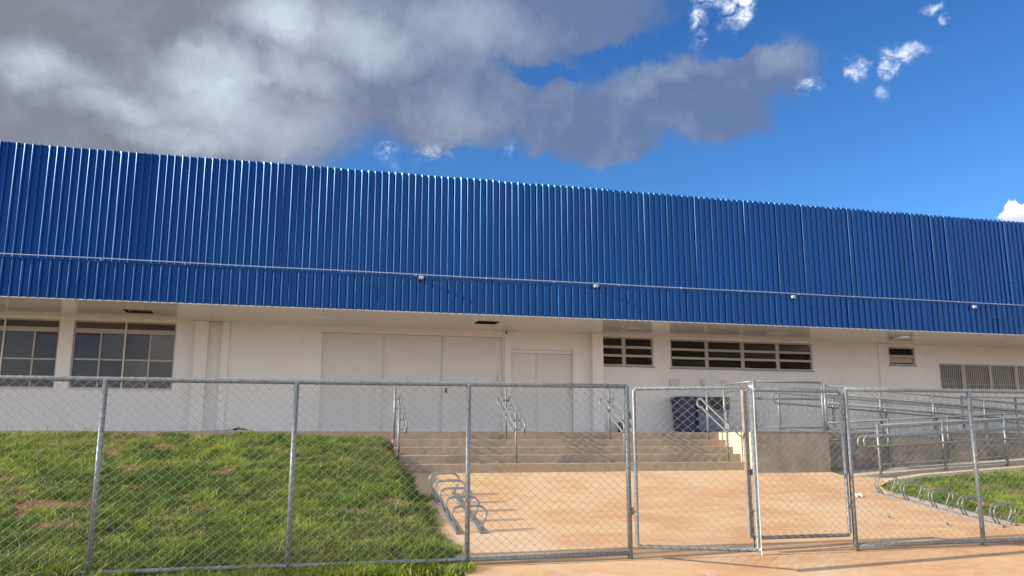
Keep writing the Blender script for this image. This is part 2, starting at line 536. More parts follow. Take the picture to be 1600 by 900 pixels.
def plane_z(t):
    return np.where(t > 7.9, 0.172 * (t - TF), 0.172 * (7.9 - TF) + 0.004 * (t - 7.9))


def hum(x, y, sc, seed=0):
    return (np.sin(x * 1.7 * sc + seed) * np.cos(y * 1.3 * sc + seed * 2.1) + 0.5 * np.sin(x * 3.9 * sc + y * 2.7 * sc + seed)
            + 0.35 * np.cos(x * 7.3 * sc - y * 6.1 * sc + seed * 1.3)) / 1.85


def grass_edge_left(t):
    """right hand border of the left bank"""
    return 1.93 + 0.05 * np.sin(t * 3.1) + 0.04 * np.sin(t * 7.7 + 1)


def ground_z(x, y):
    x = np.asarray(x, float); y = np.asarray(y, float)
    p = plane_z(np.minimum(y, 15.0))
    # left bank
    b = (1.50 + .065 * (1 - smooth(-1.2, 1.0, x))) * np.clip((y - 9.9) / 6.2, 0, 1) ** 0.95 + 0.035 * hum(x, y, 1.3) * smooth(9.9, 10.8, y)
    b = np.where(y < 9.9, p, np.minimum(b, 1.60))
    w = 1 - smooth(1.45, 1.98, x)
    z = p * (1 - w) + np.maximum(b, p) * w
    # right lawn climbs gently along the ramp
    r = p + smooth(11.0, 13.8, y) * (0.80 + 0.0535 * (np.clip(x, 11.0, 18) - 11.0) - 0.10 - 0.663) + 0.015 * hum(x, y, 1.5, 3)
    wr = smooth(10.9, 11.8, x) * smooth(10.7, 11.4, y)
    z = z * (1 - wr) + r * wr
    # behind the plinth the soil stays below the slabs
    z = np.where((y > 16.25) & (x < 1.7), np.minimum(z, 1.45), z)
    return z


def gz(x, y): return float(ground_z(x, y))


# ------------------------------------------------------------------ ground
def build_ground():
    xs = np.unique(np.concatenate([np.linspace(-400, -20, 20), np.linspace(-20, -6, 40), np.arange(-6, 2.6, 0.1), np.arange(2.6, 10, 0.4),
                                   np.arange(10, 18, 0.15), np.linspace(18, 40, 40), np.linspace(40, 400, 20)]).round(4))
    ys = np.unique(np.concatenate([np.linspace(-400, -10, 18), np.linspace(-10, 7.5, 30), np.arange(7.5, 17, 0.1), np.linspace(17, 40, 20), np.linspace(40, 500, 20)]).round(4))
    X, Y = np.meshgrid(xs, ys)
    Z = ground_z(X, Y) - 0.03
    # the slabs sit over the soil
    Z = np.where((X > 2.1) & (X < 10.2) & (Y > 8.0), np.minimum(Z, plane_z(np.minimum(Y, 15.0)) - 0.05), Z)
    Z = np.where((X > 10.3) & (Y > 13.85), np.minimum(Z, 0.5), Z)
    Z = np.where(Y > 17.5, np.minimum(Z, 1.3), Z)
    n, m = X.shape
    vs = np.stack([X.ravel(), Y.ravel(), Z.ravel()], 1)
    idx = np.arange(n * m).reshape(n, m)
    fs = np.stack([idx[:-1, :-1], idx[:-1, 1:], idx[1:, 1:], idx[1:, :-1]], -1).reshape(-1, 4)
    me = bpy.data.meshes.new("ground")
    me.from_pydata(vs.tolist(), [], fs.tolist()); me.polygons.foreach_set('use_smooth', [True] * len(fs))
    me.materials.append(M['soil'])
    o = bpy.data.objects.new("ground", me); COL.objects.link(o)
    tag(o, kind='structure')

    def sheet(name, poly_edges, ys, lift, nx=40):
        vs = []; fs = []
        for j, yv in enumerate(ys):
            a, b = poly_edges(yv)
            for i in range(nx + 1):
                xv = a + (b - a) * i / nx
                zz = float(plane_z(np.array(min(yv, 15.0)))) + lift
                zz += 0.006 * float(hum(xv, yv, 0.8, 5))
                vs.append((xv, yv, zz))
        # thickness skirt
        k = nx + 1
        for j in range(len(ys) - 1):
            for i in range(nx):
                a = j * k + i
                fs.append((a, a + 1, a + k + 1, a + k))
        me = bpy.data.meshes.new(name); me.from_pydata(vs, [], fs)
        me.polygons.foreach_set('use_smooth', [True] * len(fs)); me.materials.append(M['paving'])
        o = bpy.data.objects.new(name, me); COL.objects.link(o)
        return tag(o, kind='structure')

    def right_edge(t):
        # foot of the right lawn and its bicycle rack
        pts = [(9.9, 24.0), (10.55, 24.0), (10.72, 11.8), (10.95, 11.02), (13.0, 10.42), (13.6, 10.60), (13.82, 11.2), (14.24, 11.2), (14.27, 10.44), (15.05, 10.44)]
        for (a, xa), (b, xb) in zip(pts, pts[1:]):
            if a <= t <= b: return xa + (xb - xa) * (t - a) / (b - a)
        return 24.0

    ys = [9.9, 10.2, 10.55, 10.72, 10.95] + list(np.linspace(11.2, 15.05, 18))
    sheet("plaza", lambda t: (1.78, right_edge(t)), ys, 0.012, 50)
    # pavement on the street side of the fence
    def left_of_walk(t): return 1.9 if t > 9.55 else 1.9 - (9.55 - t) * 4.5
    sheet("pavement", lambda t: (max(-60, left_of_walk(t)), 60.0), [-12, -6, 0, 3, 5, 6.5, 7.5, 7.9, 8.2, 8.8, 9.2, 9.4, 9.55, 9.75, 9.9], 0.008, 90)


build_ground()


# ------------------------------------------------------------------ grass
def blades(name, px, py, h, w, tone, lean=0.45, label=None, zoff=-0.03):
    n = len(px)
    pz = ground_z(px, py) + zoff
    a = rng.uniform(0, 2 * np.pi, n)
    ln = rng.uniform(0.05, 1.0, n) * lean * h * 1.6
    dx, dy = np.cos(a), np.sin(a)
    b = rng.uniform(0, 2 * np.pi, n); wx, wy = np.cos(b) * w / 2, np.sin(b) * w / 2
    V = np.zeros((n, 5, 3))
    V[:, 0] = np.stack([px - wx, py - wy, pz], 1)
    V[:, 1] = np.stack([px + wx, py + wy, pz], 1)
    mx, my, mz = px + dx * ln * .35, py + dy * ln * .35, pz + h * .62
    V[:, 2] = np.stack([mx + wx * .8, my + wy * .8, mz], 1)
    V[:, 3] = np.stack([mx - wx * .8, my - wy * .8, mz], 1)
    V[:, 4] = np.stack([px + dx * ln, py + dy * ln, pz + h * rng.uniform(.75, 1.0, n)], 1)
    me = bpy.data.meshes.new(name)
    me.vertices.add(n * 5); me.vertices.foreach_set('co', V.ravel())
    base = np.arange(n)[:, None] * 5
    loops = np.concatenate([base + np.array([0, 1, 2, 3]), base + np.array([3, 2, 4])], 1).ravel()
    me.loops.add(n * 7); me.loops.foreach_set('vertex_index', loops.astype(np.int32))
    me.polygons.add(n * 2)
    ls = (np.arange(n)[:, None] * 7 + np.array([0, 4])).ravel()
    me.polygons.foreach_set('loop_start', ls.astype(np.int32))
    me.polygons.foreach_set('loop_total', np.tile([4, 3], n).astype(np.int32))
    at = me.attributes.new('tone', 'FLOAT_VECTOR', 'POINT')
    T = np.zeros((n, 5, 3)); T[:, :, 0] = tone[0][:, None]; T[:, :, 1] = tone[1][:, None]
    at.data.foreach_set('vector', T.ravel())
    me.update(calc_edges=True); me.validate()
    me.materials.append(M['grass'])
    o = bpy.data.objects.new(name, me); COL.objects.link(o)
    return tag(o, label, kind='stuff')


def value_noise(x, y, sc, seed):
    r = np.random.default_rng(seed); G = r.random((256, 256))
    u = x * sc + 100; v = y * sc + 100
    i = np.floor(u).astype(int); j = np.floor(v).astype(int); fu = u - i; fv = v - j
    fu = fu * fu * (3 - 2 * fu); fv = fv * fv * (3 - 2 * fv)
    g = lambda a, b: G[a % 256, b % 256]
    return (g(i, j) * (1 - fu) + g(i + 1, j) * fu) * (1 - fv) + (g(i, j + 1) * (1 - fu) + g(i + 1, j + 1) * fu) * fv


def fbm(x, y, sc, seed):
    return (value_noise(x, y, sc, seed) * .5 + value_noise(x, y, sc * 2.1, seed + 1) * .28 + value_noise(x, y, sc * 4.3, seed + 2) * .14 + value_noise(x, y, sc * 9, seed + 3) * .08)


def grass_field(name, n, x0, x1, y0, y1, inside, label, bare=0.33, hmul=1.0):
    px = rng.uniform(x0, x1, n); py = rng.uniform(y0, y1, n)
    # gather blades into tufts
    k = n // 14
    tx = rng.uniform(x0, x1, k); ty = rng.uniform(y0, y1, k)
    sel = rng.integers(0, k, n); tuft = rng.random(n) < 0.6
    sp = rng.uniform(0.015, 0.06, k)
    px = np.where(tuft, tx[sel] + rng.normal(0, 1, n) * sp[sel], px)
    py = np.where(tuft, ty[sel] + rng.normal(0, 1, n) * sp[sel], py)
    d = fbm(px, py, 2.6, 11)
    keep = inside(px, py) & (rng.random(n) < np.clip((d - bare) / 0.16, 0.18, 1))
    px, py, d, sel, tuft = px[keep], py[keep], d[keep], sel[keep], tuft[keep]
    n = len(px)
    hh = 0.026 + 0.055 * np.clip((d - bare) / 0.3, 0, 1)
    h = hh * rng.uniform(0.45, 1.35, n) * np.where(tuft, rng.uniform(.8, 1.4, k)[sel], 0.9) * hmul
    edge = smooth(10.6, 9.9, py) if False else np.clip((10.7 - py) / 0.8, 0, 1)
    h = h * (1 + 0.7 * edge * (px < 2.2))
    big = (rng.random(n) < 0.006); h = np.where(big, h * 1.9, h)
    w = rng.uniform(0.005, 0.0105, n) * np.where(big, 1.5, 1)
    lum = fbm(px, py, 0.9, 31); lum2 = fbm(px, py, 5.0, 41)
    t0 = np.clip((lum - .3) * 1.3 + (lum2 - .5) * 2.2 + rng.normal(0, .26, n), 0, 1)
    dry = np.clip((0.5 - d) * 2.2 - .05, 0, .6) + (rng.random(n) < 0.07) * .6 + np.clip(fbm(px, py, 0.7, 77) - .52, 0, 1) * 1.6
    return blades(name, px, py, h, w, (t0, np.clip(dry * rng.uniform(.3, 1.2, n), 0, .85)), 1.0, label)


def left_in(x, y):
    e = grass_edge_left(y) + 0.42 * (fbm(x * .3, y, 3.2, 5) - .52) + rng.normal(0, .02, len(x))
    e = np.where(y > 15.0, 1.72, e)
    e = np.where(y < 10.1, e + 0.0, e)
    return (x < e) & (y < 16.17) & (y > 9.75 - 0.25 * (fbm(x, y, 2, 9) - .3) * 4 * 0.3)


def right_in(x, y):
    lim = np.interp(y, [10.6, 10.72, 10.95, 13.0, 13.6, 13.78], [15, 11.75, 11.05, 10.47, 10.62, 11.0])
    return (x > lim) & (y < 13.80)


grass_field("grass", 480000, -6.6, 2.1, 9.5, 16.2, left_in, "patchy green grass on the sloping bank left of the steps", 0.26)
grass_field("grass", 110000, 10.3, 18.0, 10.6, 13.85, right_in, "green lawn between the right bicycle rack and the ramp kerb", 0.22, 0.75)


grass_field("grass", 90000, -16.0, -6.6, 9.6, 16.2, left_in, "thin grass on the far left part of the bank", 0.24, 1.2)


# fringe of weeds creeping under the fence
def weeds():
    n = 16000
    px = rng.uniform(-5, 1.9, n); py = 9.93 - np.abs(rng.normal(0, 0.17, n))
    m = fbm(px, py * 0.5, 1.6, 61)
    far_ = np.clip((9.93 - py) / 0.45, 0, 1)
    keep = rng.random(n) < np.clip((m - 0.36 - far_ * .25) / 0.16, 0.02, 1)
    px, py, m = px[keep], py[keep], m[keep]
    # bushy clump at the corner of the bank and one by the plaza
    cl = []
    for cx, cy, q, sd in ((-2.95, 10.05, 900, .22), (-2.4, 9.95, 350, .12), (1.2, 9.8, 500, .16), (1.75, 9.78, 260, .10), (0.5, 9.72, 200, .12)):
        cl.append((cx + rng.normal(0, sd, q), cy + rng.normal(0, sd * .8, q)))
    cx = np.concatenate([c[0] for c in cl]); cy = np.concatenate([c[1] for c in cl])
    h0 = rng.uniform(.02, .085, len(px)) * (0.6 + m); h1 = rng.uniform(.03, .15, len(cx)); h1[:1250] = rng.uniform(.10, .30, 1250)
    w0 = rng.uniform(.005, .011, len(px)); w1 = rng.uniform(.008, .018, len(cx))
    px = np.concatenate([px, cx]); py = np.concatenate([py, cy]); h = np.concatenate([h0, h1]); w = np.concatenate([w0, w1]); n = len(px)
    blades("weeds", px, py, h, w, (np.clip(rng.normal(.5, .28, n), 0, 1), (rng.random(n) < .22) * .65), 1.0, "loose weeds creeping out under the left fence rail", -0.02)


weeds()


# ------------------------------------------------------------------ building
def rect_parts(s0, s1, z0, z1, holes):
    """split a rectangle with rectangular holes into boxes"""
    xs = sorted({s0, s1} | {h[0] for h in holes} | {h[1] for h in holes})
    out = []
    for a, b in zip(xs, xs[1:]):
        c = (a + b) / 2
        cuts = sorted([(h[2], h[3]) for h in holes if h[0] < c < h[1]])
        z = z0
        for lo, hi in cuts:
            if lo > z: out.append((a, b, z, lo))
            z = max(z, hi)
        if z < z1: out.append((a, b, z, z1))
    return out


def cladding(s0, s1, t, z0, z1, pitch, seed, top_jag=0.0):
    """trapezoidal ribbed sheet facing -Y; each rib flank has a slightly different lean as roll-formed sheets do"""
    r = random.Random(seed)
    mb = MB()
    s = s0; k = 0
    prof = []
    tilt = 0; dep = 0.0
    while s < s1:
        if k % 6 == 0:
            tilt = r.uniform(-0.004, 0.004); dep = r.uniform(0, 0.004)
            zt = r.uniform(-top_jag, top_jag)
        g = 0.042 + r.uniform(-0.0025, 0.0025)
        if r.random() < 0.08: g *= 0.6
        if r.random() < 0.06: g *= 1.35
        base = t - dep
        w_top = 0.030
        dd = 0.049 + tilt * .7
        prof += [(s, base, zt), (s + g * .27, base - dd * .40, zt), (s + g * .77, base - dd * .86, zt), (s + g, base - dd, zt),
                 (s + g + w_top, base - dd, zt), (s + g + w_top + 0.013, base, zt)]
        s += pitch; k += 1
    n = len(prof)
    lev = [z0, z0 + (z1 - z0) * .33, z0 + (z1 - z0) * .66, z1]
    vs = []
    for li, z in enumerate(lev):
        for i, (a, b, c) in enumerate(prof):
            wob = 0.0012 * math.sin(i * 0.8 + li * 2.1 + seed)
            vs.append((a + wob, b + wob * .5, z + (c if li == 3 else 0)))
    fs = []
    for l in range(3):
        for i in range(n - 1):
            fs.append((l * n + i, l * n + i + 1, (l + 1) * n + i + 1, (l + 1) * n + i))
    # back sheet for thickness
    mb.add(vs, fs)
    o = len(mb.v)
    bz = [(s0, t + 0.012, z0), (prof[-1][0], t + 0.012, z0), (prof[-1][0], t + 0.012, z1 - 0.01), (s0, t + 0.012, z1 - 0.01)]
    mb.add(bz, [(0, 3, 2, 1)])
    return mb


def build_building():
    B = empty("public_building", (6, TW, ZP), "long low white building with blue ribbed metal cladding and canopy above raised platform", "building")
    H = {'A': (-8.3, -5.487, 2.62, 4.19), 'B': (-5.193, -2.99, 2.62, 4.19), 'A2': (-12, -8.7, 2.62, 4.19),
         'slot': (-2.25, -1.95, ZP + .001, ZS + .06), 'slide': (0.385, 4.977, ZP + .001, 4.09), 'door': (5.19, 6.885, ZP + .001, 3.785),
         'C': (7.5, 9.215, 3.42, 4.21), 'D': (9.71, 14.145, 3.40, 4.19), 'E': (16.72, 17.64, 3.63, 4.17), 'F': (18.46, 24.0, 2.9, 3.72)}
    w = MB()
    for a, b, z0, z1 in rect_parts(XL, XR, ZP, ZS + .10, list(H.values())):
        w.box(a, b, TW, TW + .18, z0, z1)
    w.box(XL, XL + .2, TW + .18, 45, ZP, ZS + .1); w.box(XR - .2, XR, TW + .18, 45, ZP, ZS + .1); w.box(XL, XR, 45, 45.2, ZP, ZS + 4)
    w.build("wall", M['wall'], B)
    MB().box(-2.35, -1.85, TW + .055, TW + .075, ZP, ZS).build("wall_recess", M['wall'], B)
    # plinth / floor slab
    p = MB()
    p.box(XL, 1.7, 16.2, TW + .3, 0.2, ZP); p.box(1.7, 8.75, 16.2, TW + .3, 0.2, ZP - .001); p.box(8.75, XR, 17.0, TW + .3, 0.2, ZP)
    p.build("plinth", M['conc'], B)
    # pilasters
    q = MB()
    for a, b, d in ((-2.551, -2.252, .14), (-1.95, -1.78, .06), (5.016, 5.187, .05), (7.37, 7.675, .22), (16.345, 16.66, .035)):
        mb = MB().box(a, b, TW - d, TW - .002, ZP, ZS - .002, 0.006)
        mb.build("pilaster", M['wall'], B)
    # interior: rooms seen through the openings
    MB().box(-12.2, -2.4, TW + .182, TW + .2, ZP, 2.6).build("interior_wall", M['interior'], B)
    MB().box(7.0, 16, 27, 27.1, ZP, ZS).build("interior_wall", M['interior'], B)
    MB().box(6.95, 7.0, TW + .19, 27, ZP, ZS).build("interior_wall", M['interior'], B)
    MB().box(16, 16.05, TW + .19, 27, ZP, ZS).build("interior_wall", M['interior'], B)
    MB().box(16.1, 26, 24.5, 24.6, ZP, ZS).build("interior_wall", M['interior'], B)
    MB().box(-12, 0, 27, 27.1, ZP, ZS).build("interior_wall", M['interior'], B)
    MB().box(0, .05, TW + .19, 27, ZP, ZS).build("interior_wall", M['interior'], B)
    MB().box(XL, XR, TW + .19, 44, ZP - .2, ZP + .005).build("interior_wall", M['interior'], B)
    MB().box(XL, XR, TW + .19, 44, ZS + .12, ZS + .2).build("interior_wall", M['interior'], B)
    # soffit with openings
    holes = [(-3.90, -3.33, 18.98, 19.52), (0.06, 0.64, 19.30, 19.36), (3.96, 4.50, 18.82, 19.36), (7.80, 8.34, 19.22, 19.30),
             (11.84, 12.48, 19.30, 19.36), (15.82, 16.56, 19.27, 19.34), (19.75, 20.5, 19.48, 19.55)]
    so = MB()
    for a, b, y0, y1 in rect_parts(XL, XR, TC + .03, TW, holes):
        so.add([(a, y0, ZS), (b, y0, ZS), (b, y1, ZS), (a, y1, ZS)], [(0, 3, 2, 1)])
    so.build("soffit", M['soffit'], B)
    for i, (a, b, y0, y1) in enumerate(holes):
        c = MB(); z1 = ZS + .3; e = .004
        a, b, y0, y1 = a - e, b + e, y0 - e, y1 + e
        c.add([(a, y0, ZS + .001), (b, y0, ZS + .001), (b, y1, ZS + .001), (a, y1, ZS + .001), (a, y0, z1), (b, y0, z1), (b, y1, z1), (a, y1, z1)],
              [(0, 1, 5, 4), (1, 2, 6, 5), (2, 3, 7, 6), (3, 0, 4, 7), (4, 5, 6, 7)])
        ob = c.build("soffit_opening", M['cavity'], B)
        if i == 0:
            MB().box(a + .06, b - .06, y0 + .30, y0 + .34, ZS + .02, ZS + .05).box(a + .06, a + .09, y0 + .34, y1 - .05, ZS + .02, ZS + .05).build("bracket", M['interior'], ob)
        if i not in (0, 2):
            # hatch lid hanging a little open
            MB().prism([(y0 - .004, ZS - .022), (y0 + .0, ZS - .022), (y0 - .50, ZS - .003), (y0 - .504, ZS - .003)], 0, a + .01, b - .01).build("hatch_lid", M['soffit'], ob)
    # canopy roof and building roof
    r = MB(); r.box(XL, XR, TC + .02, TW - .05, 4.93, 4.97); r.build("canopy_roof", M['roof'], B)
    MB().box(XL, XR, TW + .05, 45, 7.6, 7.7).build("roof", M['roof'], B)
    MB().box(XL, XL + .1, TW + .05, 45, ZS + .1, 8.2).build("gable_wall", M['roof'], B)
    MB().box(XR - .1, XR, TW + .05, 45, ZS + .1, 8.2).build("gable_wall", M['roof'], B)
    cladding(XL, XR, TW - .06, 4.9, 8.315, 0.1735, 3, 0.012).build("upper_cladding", M['blue'], B, fix=False)
    cladding(XL - .03, XR, TC, ZS - .012, 5.03, 0.1715, 5, 0.0).build("canopy_fascia", M['blue'], B, fix=False)
    # thin drip trim under the fascia and flashing above it
    MB().box(XL, XR, TC - .012, TC + .03, ZS - .030, ZS - .013).build("drip_trim", M['wall'], B)
    MB().box(XL, XR, TC - .03, TC + .10, 5.031, 5.045).build("flashing", M['blue'], B)
    cd = MB()
    pts = []
    x = XL
    while x < XR:
        pts.append((x, TC - .055, 5.068 - .0017 * (x - 6) + .004 * math.sin(x * 1.3))); x += 1.5
    cd.tube(pts, 0.013, 8)
    for x in np.arange(XL + .7, XR, 1.6): cd.box(x - .012, x + .012, TC - .075, TC - .03, 5.04, 5.085 - .0017 * (x - 6))
    cd.build("conduit", M['conduit'], B)

    # large picture windows at left
    def big_window(a, b, z0, z1, mull, minor, hbar):
        fr = MB(); y0, y1 = TW + .05, TW + .11
        fw = .035
        fr.box(a, a + fw, y0, y1, z0, z1).box(b - fw, b, y0, y1, z0, z1).box(a + fw, b - fw, y0, y1, z0, z0 + fw).box(a + fw, b - fw, y0, y1, z1 - fw, z1)
        fr.box(a + fw, b - fw, y0 - .006, y1, z1 - .285, z1 - .18)
        for x in minor: fr.box(x - .018, x + .018, y0 + .005, y1 - .005, z0 + fw, z1 - .285)
        segs = [a + fw] + sorted(list(mull) + list(minor)) + [b - fw]
        for p_, q_ in zip(segs, segs[1:]): fr.box(p_ + .019, q_ - .019, y0 + .008, y1 - .008, hbar - .018, hbar + .018)
        o = fr.build("window", M['frame'], B)
        for x in mull: MB().box(x - .014, x + .014, y0 - .03, y1, z0 + .002, z1 - .002).build("mullion", M['mullion'], o)
        g = MB()
        xs = [a + fw] + sorted(list(mull) + list(minor)) + [b - fw]
        rr = random.Random(int(a * 10))
        for p_, q_ in zip(xs, xs[1:]):
            for za, zb in ((z0 + fw, hbar), (hbar, z1 - .285)):
                tl, tu = rr.uniform(-.006, .006), rr.uniform(-.006, .006)
                g.add([(p_, y1 - .03 - tl, za), (q_, y1 - .03 + tl, za), (q_, y1 - .03 + tl + tu, zb), (p_, y1 - .03 - tl + tu, zb)], [(0, 1, 2, 3)])
        g.add([(a + fw, y1 - .03, z1 - .18), (b - fw, y1 - .03, z1 - .18), (b - fw, y1 - .03, z1 - fw), (a + fw, y1 - .03, z1 - fw)], [(0, 1, 2, 3)])
        g.build("pane", M['glass_dark'], o)
        MB().box(a - .03, b + .03, TW - .04, TW + .049, z0 - .018, z0 - .001).build("sill", M['wall'], o)
    big_window(-8.3, -5.487, 2.62, 4.19, [-6.62], [-7.5, -6.0], 3.28)
    big_window(-12.0, -8.7, 2.62, 4.19, [-10.35], [-11.2, -9.5], 3.28)
    big_window(-5.193, -2.99, 2.62, 4.19, [-4.09], [-4.61, -3.545], 3.295)

    # tilting louvre windows
    def tilt_window(a, b, z0, z1, bays, rows, sill=True):
        fr = MB(); y0, y1 = TW + .02, TW + .09; fw = .045
        fr.box(a, a + fw, y0, y1, z0, z1).box(b - fw, b, y0, y1, z0, z1).box(a + fw, b - fw, y0, y1, z0, z0 + fw).box(a + fw, b - fw, y0, y1, z1 - fw, z1)
        bx = [a + (b - a) * i / bays for i in range(bays + 1)]
        for x in bx[1:-1]: fr.box(x - .05, x + .05, y0 + .004, y1 - .004, z0 + fw, z1 - fw)
        zz = [z0 + fw + (z1 - z0 - 2 * fw) * i / rows for i in range(rows + 1)]
        for i in range(bays):
            l = bx[i] + (.05 if i else fw); r_ = bx[i + 1] - (.05 if i < bays - 1 else fw)
            for z in zz[1:-1]: fr.box(l, r_, y0 - .012, y1 - .012, z - .032, z + .032)
        o = fr.build("window", M['frame'], B)
        g = MB()
        for i in range(bays):
            l = bx[i] + (.05 if i else fw); r_ = bx[i + 1] - (.05 if i < bays - 1 else fw)
            for j in range(rows):
                g.add([(l, y0 + .02, zz[j] + .03), (r_, y0 + .02, zz[j] + .03), (r_, y1 - .02, zz[j + 1] - .03), (l, y1 - .02, zz[j + 1] - .03)], [(0, 1, 2, 3)])
        g.build("pane", M['glass'], o)
        MB().box(a - .03, b + .03, TW - .03, TW + .019, z0 - .03, z0 - .001).build("sill", M['sill'], o)
    tilt_window(7.50, 9.215, 3.42, 4.21, 2, 3)
    tilt_window(9.71, 14.145, 3.40, 4.19, 4, 3)
    tilt_window(16.72, 17.64, 3.63, 4.17, 1, 2)
    # grilled opening at right
    a, b, z0, z1 = 18.46, 24.0, 2.9, 3.72
    fr = MB().box(a, a + .04, TW + .01, TW + .07, z0, z1).box(b - .04, b, TW + .01, TW + .07, z0, z1).box(a + .04, b - .04, TW + .01, TW + .07, z1 - .04, z1).box(a + .04, b - .04, TW + .01, TW + .07, z0, z0 + .04)
    for x in (19.33, 20.32, 21.28, 22.25): fr.box(x - .05, x + .05, TW + .012, TW + .068, z0 + .04, z1 - .04)
    fr.box(a + .04, b - .04, TW + .045, TW + .065, 3.10, 3.125)
    o = fr.build("window", M['frame'], B)
    g = MB(); x = a + .085
    while x < b - .05:
        g.box(x - .011, x + .011, TW + .02, TW + .044, z0 + .04, z1 - .04); x += .072
    g.build("grille", M['frame'], o)
    MB().add([(a + .04, TW + .10, z0 + .04), (b - .04, TW + .10, z0 + .04), (b - .04, TW + .10, z1 - .04), (a + .04, TW + .10, z1 - .04)], [(0, 1, 2, 3)]).build("pane", M['glass_dark'], o)

    # big sliding door of three leaves
    tr = MB().box(.32, 5.012, TW - .018, TW - .002, 4.092, 4.15).box(.30, .384, TW - .018, TW - .002, ZP, 4.09)
    tr.build("door_frame", M['wall'], B)
    for i, (a, b, d) in enumerate(((.386, 1.905, .06), (1.91, 3.395, .085), (3.40, 4.975, .06))):
        lf = MB().box(a, b, TW + d, TW + d + .03, ZP + .012, 4.085)
        lf.box(a, a + .03, TW + d - .008, TW + d - .001, ZP + .02, 4.08).box(b - .03, b, TW + d - .008, TW + d - .001, ZP + .02, 4.08)
        o = lf.build("sliding_door", M['door'], B)
        if i == 2:
            MB().box(3.49, 3.53, TW + .02, TW + .051, 2.64, 2.76, .008).build("handle", M['steel_dark'], o)
            MB().tube([(4.84, TW + .05, 2.84), (4.84, TW + .01, 2.86), (4.84, TW + .01, 3.10), (4.84, TW + .05, 3.12)], .009).build("handle", M['frame'], o)
    # double door
    MB().box(5.192, 6.95, TW - .02, TW - .003, 3.787, 3.835).box(6.887, 6.95, TW - .02, TW - .003, ZP, 3.785).box(5.195, 6.885, TW + .03, TW + .06, 3.70, 3.78).build("door_frame", M['wall'], B)
    o = MB().box(5.195, 5.90, TW + .06, TW + .095, ZP + .012, 3.695).box(5.88, 5.905, TW + .05, TW + .0595, ZP + .012, 3.695).build("door", M['door'], B)
    o = MB().box(5.915, 6.88, TW + .075, TW + .11, ZP + .012, 3.695).build("door", M['door'], B)
    MB().tube([(6.80, TW + .075, 2.60), (6.80, TW + .02, 2.62), (6.80, TW + .02, 2.82), (6.80, TW + .075, 2.84)], .009).build("handle", M['frame'], o)
    return B


build_building()


# floodlights on the canopy edge
def floodlights():
    x0 = 2.411
    o = empty("floodlight", (x0, TC - .1, 5.0), "small pale floodlight on the canopy conduit, leftmost of the four", "floodlight", "floodlights along the blue canopy edge")
    MB().box(x0 - .047, x0 + .047, TC - .15, TC - .085, 4.96, 5.035, .01).build("housing", M['lens'], o)
    MB().box(x0 - .035, x0 + .035, TC - .156, TC - .151, 4.972, 5.024).build("lens", M['lens'], o)
    MB().tube([(x0 + .065, TC - .10, 5.0), (x0 + .065, TC - .06, 4.94), (x0 - .065, TC - .06, 4.94), (x0 - .065, TC - .10, 5.0)], .008).build("bracket", M['steel_dark'], o)
    for x, z, lab in ((6.507, 5.0, "small pale floodlight above the narrow two-bay window"), (11.707, 4.965, "small pale floodlight above the wide four-bay window"),
                      (17.131, 4.93, "small pale floodlight on the canopy conduit, rightmost of the four")):
        copy_tree(o, (x - x0, 0, z - 5.0), lab)


floodlights()


def security_camera():
    x = 5.035; y = TW - .16
    o = empty("security_camera", (x, y, 4.2), "tiny white dome camera with black eye above the slim pilaster by the double door", "camera")
    MB().tube([(x, y, ZS - .002), (x, y, 4.22)], .035, 12).build("base", M['beige'], o)
    pts = [(x, y, 4.2199), (x, y - .005, 4.20), (x, y - .01, 4.18), (x, y - .012, 4.165)]
    MB().tube(pts, [.03, .03, .022, .008], 12).build("eye", M['black'], o)


security_camera()


def tube_lights():
    for i, (x0, x1, y, z, lab) in enumerate(((7.4, 8.9, 22.2, 4.12, "lit fluorescent tube seen through the narrow two-bay window"),
                                              (10.9, 12.1, 22.4, 4.12, "lit fluorescent tube seen through the wide four-bay window"))):
        o = empty("ceiling_light", ((x0 + x1) / 2, y, z), lab, "ceiling light", "lit fluorescent lights indoors")
        MB().tube([(x0, y, z), (x1, y, z)], .018, 8).build("tube", M['tube'], o)
        MB().box(x0 - .03, x1 + .03, y - .05, y + .05, z + .03, z + .07).build("housing", M['interior'], o)


tube_lights()


# ------------------------------------------------------------------ steps and ramp
def steps():
    edges = [15.0, 15.3, 15.6, 15.9]
    zs = [1.035, 1.190, 1.335, 1.475]
    poly = [(15.0, 0.55)]
    for t, z in zip(edges, zs): poly += [(t, z - 0), ]
    prof = [(15.0, .55)]
    for i, (t, z) in enumerate(zip(edges, zs)):
        prof.append((t + .006, z - .006 if False else z - .008)); prof.append((t + .012, z))
        nt = edges[i + 1] if i < 3 else 16.198
        prof.append((nt - .0 if i == 3 else nt + .004, z + .001))
    prof.append((16.198, .55))
    # subdivide along X so the worn edge wanders a little
    xs = np.arange(1.7, 8.7501, 0.15)
    mb = MB(); n = len(prof); vs = []; fs = []
    r = random.Random(3)
    for i, x in enumerate(xs):
        for k, (t, z) in enumerate(prof):
            j = 0 if k in (0, n - 1) else r.uniform(-.0025, .0025)
            vs.append((x if i < len(xs) - 1 else 8.75, t + j, z + (j if k not in (0, n - 1) else 0)))
    for i in range(len(xs) - 1):
        for k in range(n - 1):
            fs.append((i * n + k, (i + 1) * n + k, (i + 1) * n + k + 1, i * n + k + 1))
    fs.append(tuple(range(n))); fs.append(tuple((len(xs) - 1) * n + k for k in range(n)))
    mb.add(vs, fs)
    o = mb.build("front_steps", M['conc'])
    tag(o, "wide flight of earth-stained concrete steps up to the platform", "steps")


steps()
SR = 11.08


